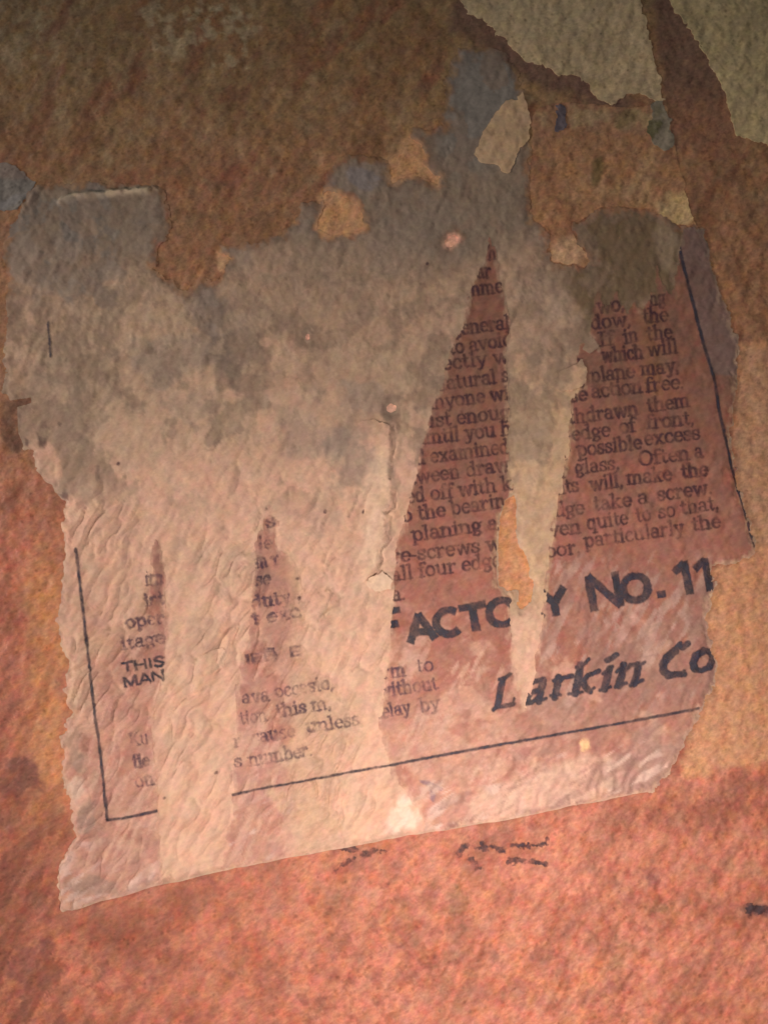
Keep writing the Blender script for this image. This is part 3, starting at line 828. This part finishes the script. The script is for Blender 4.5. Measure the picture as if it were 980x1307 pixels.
SERIF['v'] = (.84, [[(.14, .96), (.42, 0)], [(.42, 0), (.70, .96)], [(.02, .96), (.32, .96)], [(.56, .96), (.82, .96)]])
SERIF['w'] = (1.18, [[(.14, .96), (.38, 0)], [(.38, 0), (.60, .9)], [(.60, .9), (.84, 0)], [(.84, 0), (1.06, .96)], [(.02, .96), (.30, .96)], [(.92, .96), (1.18, .96)]])
SERIF['x'] = (.86, [[(.14, .96), (.72, 0)], [(.70, .96), (.16, 0)], [(.02, .96), (.32, .96)], [(.56, .96), (.82, .96)], [(.02, 0), (.30, 0)], [(.56, 0), (.86, 0)]])
SERIF['y'] = (.84, [[(.14, .96), (.44, .04)], [(.70, .96), (.36, -.28), (.22, -.42), (.08, -.36)], [(.02, .96), (.32, .96)], [(.56, .96), (.82, .96)]])
SERIF[','] = (.36, [[(.16, .06), (.18, 0), (.10, -.22)]])
SERIF['.'] = (.36, [[(.16, .05), (.18, .07)]])
SERIF[';'] = (.36, [[(.16, .06), (.18, 0), (.10, -.22)], [(.16, .78), (.18, .80)]])
SERIF['-'] = (.50, [[(.08, .46), (.42, .46)]])
SERIF[' '] = (.42, [])
SERIF['I'] = (.56, [[(.28, 0), (.28, 1.45)], [(.08, 0), (.48, 0)], [(.08, 1.45), (.48, 1.45)]])
SERIF['O'] = (1.16, [arc(.58, .72, .46, .74, 0, 360, 21)])
SERIF['K'] = (1.16, [[(.26, 0), (.26, 1.45)], [(.08, 0), (.46, 0)], [(.08, 1.45), (.46, 1.45)], [(.28, .6), (.86, 1.42)], [(.46, .84), (.94, 0)], [(.74, 0), (1.12, 0)]])

GOTHIC = {'T': (.86, [[(.02, .92), (.84, .92)], [(.43, .92), (.43, 0)]]), 'H': (.92, [[(.12, 0), (.12, 1)], [(.80, 0), (.80, 1)], [(.12, .5), (.80, .5)]]),
          'I': (.40, [[(.2, 0), (.2, 1)]]), 'S': (.84, [[(.72, .76), (.62, .94), (.36, .98), (.14, .84), (.16, .62), (.62, .42), (.72, .22), (.56, .04), (.30, .02), (.10, .22)]]),
          'M': (1.12, [[(.12, 0), (.12, 1)], [(.12, 1), (.56, .1)], [(.56, .1), (1.0, 1)], [(1.0, 1), (1.0, 0)]]), 'A': (.98, [[(.06, 0), (.49, 1)], [(.49, 1), (.92, 0)], [(.22, .32), (.76, .32)]]),
          'N': (1.0, [[(.12, 0), (.12, 1)], [(.12, 1), (.88, 0)], [(.88, 0), (.88, 1)]]), 'E': (.78, [[(.12, 0), (.12, 1)], [(.12, .95), (.70, .95)], [(.12, .5), (.62, .5)], [(.12, .05), (.70, .05)]]),
          'F': (.76, [[(.12, 0), (.12, 1)], [(.12, .94), (.72, .94)], [(.12, .48), (.60, .48)]]), 'D': (.92, [[(.12, .04), (.12, .96)], [(.12, .96), (.42, .96)] + arc(.42, .5, .38, .46, 90, -90, 9) + [(.12, .04)]]),
          'C': (.96, [arc(.50, .5, .42, .46, 48, 312, 15)]), 'O': (1.06, [arc(.53, .5, .45, .46, 0, 360, 21)]), 'R': (.94, [[(.12, 0), (.12, 1)], [(.12, .95), (.50, .95)] + arc(.50, .71, .26, .24, 90, -90, 7) + [(.12, .47)], [(.46, .47), (.84, 0)]]),
          'Y': (.94, [[(.06, 1), (.47, .46)], [(.88, 1), (.47, .46)], [(.47, .46), (.47, 0)]]), '.': (.4, [[(.06, .10), (.30, .10)]]), ' ': (.5, []),
          '1': (.62, [[(.40, 0), (.40, 1)], [(.40, .96), (.06, .74)]])}


def word_segments(text, p0, p1, xh, font, thick, thin, lean=0.0):
    """strokes of one word set between two baseline points: list of (x0, y0, x1, y1, half width) in photo pixels"""
    adv = sum(font[ch][0] for ch in text)
    L = math.hypot(p1[0] - p0[0], p1[1] - p0[1])
    ex = np.array([(p1[0] - p0[0]) / L, (p1[1] - p0[1]) / L])
    ey = np.array([ex[1], -ex[0]])
    ey = ey + lean * ex
    sx = L / adv
    segs = []; pen = 0
    for ch in text:
        for st in font[ch][1]:
            for (ax, ay), (bx, by) in zip(st[:-1], st[1:]):
                dx, dy = (bx - ax) * sx, (by - ay) * xh
                ln = math.hypot(dx, dy) + 1e-9
                w = (thin + (thick - thin) * abs(dy) / ln)
                A = np.array(p0) + ex * (pen + ax) * sx + ey * ay * xh
                B = np.array(p0) + ex * (pen + bx) * sx + ey * by * xh
                segs.append((A[0], A[1], B[0], B[1], w))
        pen += font[ch][0]
    return segs


def ink_mesh(name, segs, material, visible, height, step=0.8, wobble=.45, seed=1, square=False, parent=None):
    a = np.array(segs)
    pad = 5
    x0 = min(a[:, 0].min(), a[:, 2].min()) - pad; x1 = max(a[:, 0].max(), a[:, 2].max()) + pad
    y0 = min(a[:, 1].min(), a[:, 3].min()) - pad; y1 = max(a[:, 1].max(), a[:, 3].max()) + pad

    soft = 1.2
    store = {}

    def inside(X, Y):
        S = np.full(X.shape, 9.0)
        for ax, ay, bx, by, w in segs:
            i0 = max(int((min(ax, bx) - 5 - w - x0) / step), 0); i1 = int((max(ax, bx) + 5 + w - x0) / step) + 2
            j0 = max(int((min(ay, by) - 5 - w - y0) / step), 0); j1 = int((max(ay, by) + 5 + w - y0) / step) + 2
            x = X[j0:j1, i0:i1]; y = Y[j0:j1, i0:i1]
            if x.size == 0:
                continue
            ex, ey = bx - ax, by - ay
            ln = math.hypot(ex, ey) + 1e-9
            t = ((x - ax) * ex + (y - ay) * ey) / ln
            if square:
                d = np.maximum(np.abs((x - ax) * ey - (y - ay) * ex) / ln - w, np.abs(t - ln / 2) - ln / 2 - .2 * w)
            else:
                tc = np.clip(t, 0, ln)
                d = np.hypot(x - ax - tc * ex / ln, y - ay - tc * ey / ln) - w
            S[j0:j1, i0:i1] = np.minimum(S[j0:j1, i0:i1], d)
        S = S + fbm(X, Y, 3.4, seed, 2) * wobble + fbm(X, Y, 16, seed + 3, 2) * wobble * .8
        store["S"] = S
        r = soft - S
        if visible is not None:
            r = np.minimum(r, visible(X, Y))
        return r

    def coverage(x, y):
        """ink thins out over its soft, bled edge"""
        S = store["S"]
        u = np.clip((x - x0) / step, 0, S.shape[1] - 1.001); v = np.clip((y - y0) / step, 0, S.shape[0] - 1.001)
        i = u.astype(int); j = v.astype(int); fu = u - i; fv = v - j
        d = (S[j, i] * (1 - fu) + S[j, i + 1] * fu) * (1 - fv) + (S[j + 1, i] * (1 - fu) + S[j + 1, i + 1] * fu) * fv
        k = sstep(soft, -soft, d)
        return np.stack([k, k, k], -1)
    return field_mesh(name, (x0, y0, x1, y1), step, inside, height, coverage, material, parent, 0.0, snap=False)


INK_Z = 0.22
ink_on_face = lambda x, y: lattice(LABEL_Z, x, y) + FACE + INK_Z


def word(text, p0, p1, vis, xh=11.9, mat=None, font=None, thick=1.75, thin=.98, wob=.42, lean=0.0):
    font = font or SERIF
    segs = word_segments(text, p0, p1, xh, font, thick, thin, lean)
    return ink_mesh("printed_word", segs, mat or INK_BODY, vis, ink_on_face, .8, wob, int(p0[0] + p0[1]) % 11, font is GOTHIC, label_root)


for t, p0, p1 in (
        ("h", (623, 332), (633, 331)), ("r ar", (595, 357), (627, 354)), ("mme", (595, 379), (642, 373)), ("general", (577, 429), (651, 420)),
        ("to avoid", (573, 453), (654, 441)), ("ectly w", (564, 473), (650, 463)), ("natural s", (556, 500), (650, 487)),
        ("anyone wi", (542, 524), (650, 510)), ("ust enoug", (541, 547), (651, 534)), ("until you h", (536, 568), (653, 555)),
        ("nd examined", (516, 596), (650, 578)), ("tween draw", (523, 619), (650, 601)), ("sed off with k", (508, 644), (654, 625)),
        ("to the bearin", (505, 668), (646, 647)), ("planing a", (526, 691), (636, 675)), ("re-screws w", (500, 719), (640, 701)),
        ("all four edge", (500, 742), (640, 722)), ("a.", (501, 767), (518, 765)),
        ("r wo,", (745, 402), (797, 396)), ("ng", (828, 391), (849, 388)), ("dow,", (753, 421), (805, 416)), ("the", (819, 413), (852, 410)),
        ("If", (763, 443), (784, 440)), ("in", (796, 439), (814, 436)), ("the", (825, 435), (857, 432)), ("e,", (731, 470), (744, 469)),
        ("which", (767, 463), (820, 458)), ("will", (825, 455), (864, 451)), ("e,", (731, 494), (745, 492)), ("plane", (753, 489), (809, 482)),
        ("may,", (816, 480), (866, 475)), ("se", (727, 514), (749, 511)), ("action", (754, 509), (819, 501)), ("free.", (823, 501), (872, 496)),
        ("thdrawn", (725, 542), (814, 530)), ("them", (825, 527), (880, 519)), ("-edge", (721, 564), (778, 557)), ("of", (789, 554), (811, 551)),
        ("front,", (824, 548), (885, 542)), ("r", (717, 587), (728, 586)), ("possible", (736, 583), (818, 573)), ("excess", (821, 569), (892, 561)),
        ("r", (714, 611), (725, 609)), ("glass,", (733, 606), (790, 599)), ("Often", (814, 595), (879, 587)), ("a", (885, 585), (896, 584)),
        ("nts", (709, 632), (738, 627)), ("will,", (752, 627), (795, 621)), ("make", (799, 619), (856, 613)), ("the", (868, 611), (902, 607)),
        ("dge", (707, 660), (745, 656)), ("take", (757, 652), (805, 646)), ("a", (813, 644), (827, 642)), ("screw.", (837, 640), (908, 630)),
        ("ven", (700, 685), (741, 680)), ("quite", (748, 676), (801, 669)), ("to", (811, 667), (830, 664)), ("so", (839, 662), (861, 659)),
        ("that,", (868, 657), (916, 650)), ("oor,", (696, 712), (741, 706)), ("particularly", (745, 699), (872, 681)), ("the", (882, 678), (918, 673))):
    word(t, p0, p1, in_right)

for t, p0, p1 in (("im", (186, 747), (211, 744)), ("ist", (186, 774), (212, 770)), ("oper", (163, 802), (212, 795)), ("itage", (157, 829), (213, 820))):
    word(t, p0, p1, lambda x, y: in_left(x, y) + 4, 10.5, INK_FAINT, None, 1.7, 1.0, 1.0)
for t, p0, p1 in (("Ku", (168, 952), (192, 948)), ("fie", (172, 979), (193, 976)), ("on", (175, 1004), (199, 1000))):
    word(t, p0, p1, lambda x, y: in_left(x, y) + 3, 11, INK_FAINT, None, 1.5, .8, .7)
for t, p0, p1 in (("s", (341, 674), (352, 672)), ("le", (331, 702), (349, 700)), ("m", (328, 725), (343, 723)), ("r", (349, 722), (359, 720)), ("se", (328, 748), (346, 746)),
                  ("duty ;", (322, 777), (386, 767)), ("t exc", (324, 798), (385, 787))):
    word(t, p0, p1, None, 11, INK_FAINT, None, 1.6, .9, 1.1)
for t, p0, p1 in (("ava", (310, 898), (346, 893)), ("occasio,", (352, 890), (427, 878)), ("tion", (308, 924), (343, 919)), ("this m,", (354, 915), (424, 903)),
                  ("r", (300, 953), (309, 952)), ("cause", (323, 948), (378, 939)), ("unless", (392, 935), (460, 924)), ("s", (300, 979), (311, 977)),
                  ("number.", (319, 977), (400, 963))):
    word(t, p0, p1, None, 11, INK_FAINT, None, 1.5, .8, .75)
for t, p0, p1 in (("rm", (488, 866), (519, 862)), ("to", (532, 858), (554, 855)), ("without", (484, 890), (559, 879)), ("delay", (477, 918), (525, 909)), ("by", (536, 908), (562, 904))):
    word(t, p0, p1, in_right, 11.5, INK_FAINT, None, 1.6, .9, .6)

word("THIS", (158, 858), (213, 849), lambda x, y: in_left(x, y) + 2, 12.5, INK_BOLD, GOTHIC, 1.7, 1.4, .5)
word("MAN", (160, 877), (213, 867), lambda x, y: in_left(x, y) + 2, 12.5, INK_BOLD, GOTHIC, 1.7, 1.5, .6)
word("IED", (314, 848), (356, 841), None, 12, INK_FAINT, GOTHIC, 1.8, 1.5, .6)
word("E", (371, 838), (387, 836), None, 12, INK_FAINT, GOTHIC, 1.8, 1.6, .5)


# the heading, letter by letter: (glyph, baseline left, baseline right, height)
def heading(letters, label):
    segs = []
    for ch, p0, p1, h in letters:
        segs += word_segments(ch, p0, p1, h, GOTHIC, 5.1, 4.55)
    o = ink_mesh("printed_heading", segs, INK_BOLD, in_right, ink_on_face, .8, .55, 3, True, label_root)
    o["label"] = label


heading([("F", (484, 818), (518, 812), 37), ("A", (521, 820), (557, 814), 33), ("C", (556, 814), (592, 808), 34), ("T", (590, 807), (624, 801), 33), ("O", (624, 802), (662, 795), 34),
         ("R", (661, 794), (695, 788), 33), ("Y", (692, 788), (726, 782), 33)], "bold heading FACTORY cut by a torn strip")
heading([("N", (752, 780), (796, 772), 43), ("O", (794, 771), (831, 764), 34), (".", (836, 764), (852, 761), 40), ("1", (862, 761), (888, 756), 41), ("1", (888, 757), (914, 752), 41)],
        "bold heading No. 11")


# the signature line in a slanted black-letter hand, traced stroke by stroke
def traced(strokes, ox, oy, s):
    segs = []
    for pts, w in strokes:
        for (ax, ay), (bx, by) in zip(pts[:-1], pts[1:]):
            segs.append((ox + ax / s, oy + ay / s, ox + bx / s, oy + by / s, w * 1.38 / s))
    return segs


LARKIN = traced([([(198, 430), (180, 520), (168, 592)], 15), ([(180, 428), (212, 418), (246, 393)], 9), ([(168, 592), (140, 618)], 9), ([(160, 600), (215, 590), (268, 580)], 10), ([(262, 585), (272, 545)], 5),
                 ([(350, 465), (395, 440), (450, 428)], 11), ([(452, 432), (440, 490), (425, 562)], 17), ([(425, 565), (468, 545)], 8), ([(430, 492), (378, 510), (356, 540), (360, 568)], 13), ([(345, 578), (385, 570), (425, 535)], 10),
                 ([(548, 415), (538, 470), (524, 538)], 17), ([(515, 436), (550, 412)], 8), ([(498, 528), (560, 522)], 7), ([(555, 440), (580, 415), (632, 406)], 10),
                 ([(684, 335), (668, 430), (650, 515)], 17), ([(660, 352), (700, 335), (735, 300)], 9), ([(608, 518), (692, 505)], 8), ([(690, 445), (730, 400), (797, 374)], 11), ([(700, 440), (715, 475), (742, 500)], 15), ([(740, 500), (768, 476)], 7),
                 ([(862, 360), (848, 420), (830, 485)], 17), ([(822, 390), (862, 360), (884, 345)], 8), ([(803, 492), (868, 472)], 8), ([(848, 308), (876, 296), (906, 272)], 13)], 600, 780, 4.9)
LARKIN += traced([([(292, 660), (282, 715), (268, 762)], 14), ([(256, 695), (292, 660)], 7), ([(252, 770), (304, 750)], 7), ([(296, 690), (325, 662), (362, 658)], 9), ([(366, 660), (358, 710), (342, 752)], 14), ([(366, 662), (396, 648)], 7), ([(325, 764), (386, 736)], 7),
                  ([(548, 590), (508, 625), (488, 660), (492, 692), (515, 712)], 15), ([(510, 715), (550, 708), (592, 706)], 12), ([(590, 706), (594, 690)], 6), ([(530, 602), (556, 575), (572, 556)], 9), ([(566, 568), (584, 574), (610, 556)], 11),
                  ([(690, 590), (650, 615), (636, 650), (645, 680)], 14), ([(640, 680), (680, 690), (720, 668)], 10), ([(690, 588), (730, 598)], 12), ([(732, 596), (738, 630), (722, 668)], 14)], 720, 680, 3.92)
o = ink_mesh("printed_signature", LARKIN, INK_BOLD, in_right, ink_on_face, .7, .45, 5, False, label_root)
o["label"] = "slanted black-letter line Larkin Co"


# ruled border
def rule(pts, w, vis, mat=INK_BOLD, seed=2):
    segs = [(a[0], a[1], b[0], b[1], w) for a, b in zip(pts[:-1], pts[1:])]
    ink_mesh("border_rule", segs, mat, vis, ink_on_face, .8, .38, seed, False, label_root)


rule([(62, 412), (64, 432), (66, 456)], 1.4, None)
rule([(99, 702), (104, 745), (111, 800), (118, 865), (125, 922), (131, 972), (139, 1045)], 1.8, None)
rule([(139, 1046), (170, 1041), (202, 1034)], 1.8, in_left)
rule([(298, 1014), (330, 1006), (370, 999), (435, 987), (498, 976)], 1.4, None, INK_BOLD, 4)
rule([(498, 976), (560, 964), (620, 953), (710, 937), (800, 921), (890, 904)], 1.75, in_right, INK_BOLD, 6)
rule([(866, 316), (869, 330), (876, 360), (886, 398), (896, 438), (910, 485), (917, 530), (926, 568), (934, 604), (948, 652), (961, 697)], 1.8, in_right, INK_BOLD, 7)

# specks of ink on the bare pulp
for k, (cx, cy, r) in enumerate(((277, 986, 1.8), (211, 1018, 1.9), (464, 654, 2.2), (415, 654, 1.8), (340, 651, 1.4), (152, 593, 2.0), (545, 338, 1.6), (380, 739, 1.8), (382, 764, 1.9))):
    ink_mesh("ink_speck", [(cx, cy, cx + .6, cy - .8, r)], INK_BODY, None, ink_on_face, .6, .5, k, False, label_root)

# ------------------------------------------------------------------ smudged printing left on the board below the label
on_wood = lambda x, y: board_height(x, y) + .55
for k, pts in enumerate(([[(428, 1113, 438, 1103, 2.2), (440, 1104, 452, 1096, 3.6), (462, 1093, 476, 1087, 3.8), (480, 1086, 496, 1085, 1.6)]],
                         [[(434, 1081, 452, 1083, 3.6)]],
                         [[(584, 1090, 590, 1082, 3.8), (590, 1081, 596, 1079, 2.4), (600, 1096, 610, 1108, 3.6)]],
                         [[(606, 1083, 622, 1080, 2.6), (614, 1076, 620, 1086, 3.2), (628, 1080, 642, 1087, 3.4)]],
                         [[(652, 1079, 680, 1078, 2.6), (664, 1078, 676, 1080, 3.4), (680, 1080, 696, 1077, 2.2), (696, 1078, 697, 1071, 1.6)]],
                         [[(648, 1098, 670, 1099, 2.6), (676, 1100, 682, 1101, 3.4), (684, 1101, 696, 1103, 1.6)]],
                         [[(955, 1161, 978, 1160, 4.2), (956, 1157, 957, 1168, 3.0)]])):
    ink_mesh("ink_mark", pts[0], INK_SMEAR, None, on_wood, .8, 2.2, k + 2, False, board)
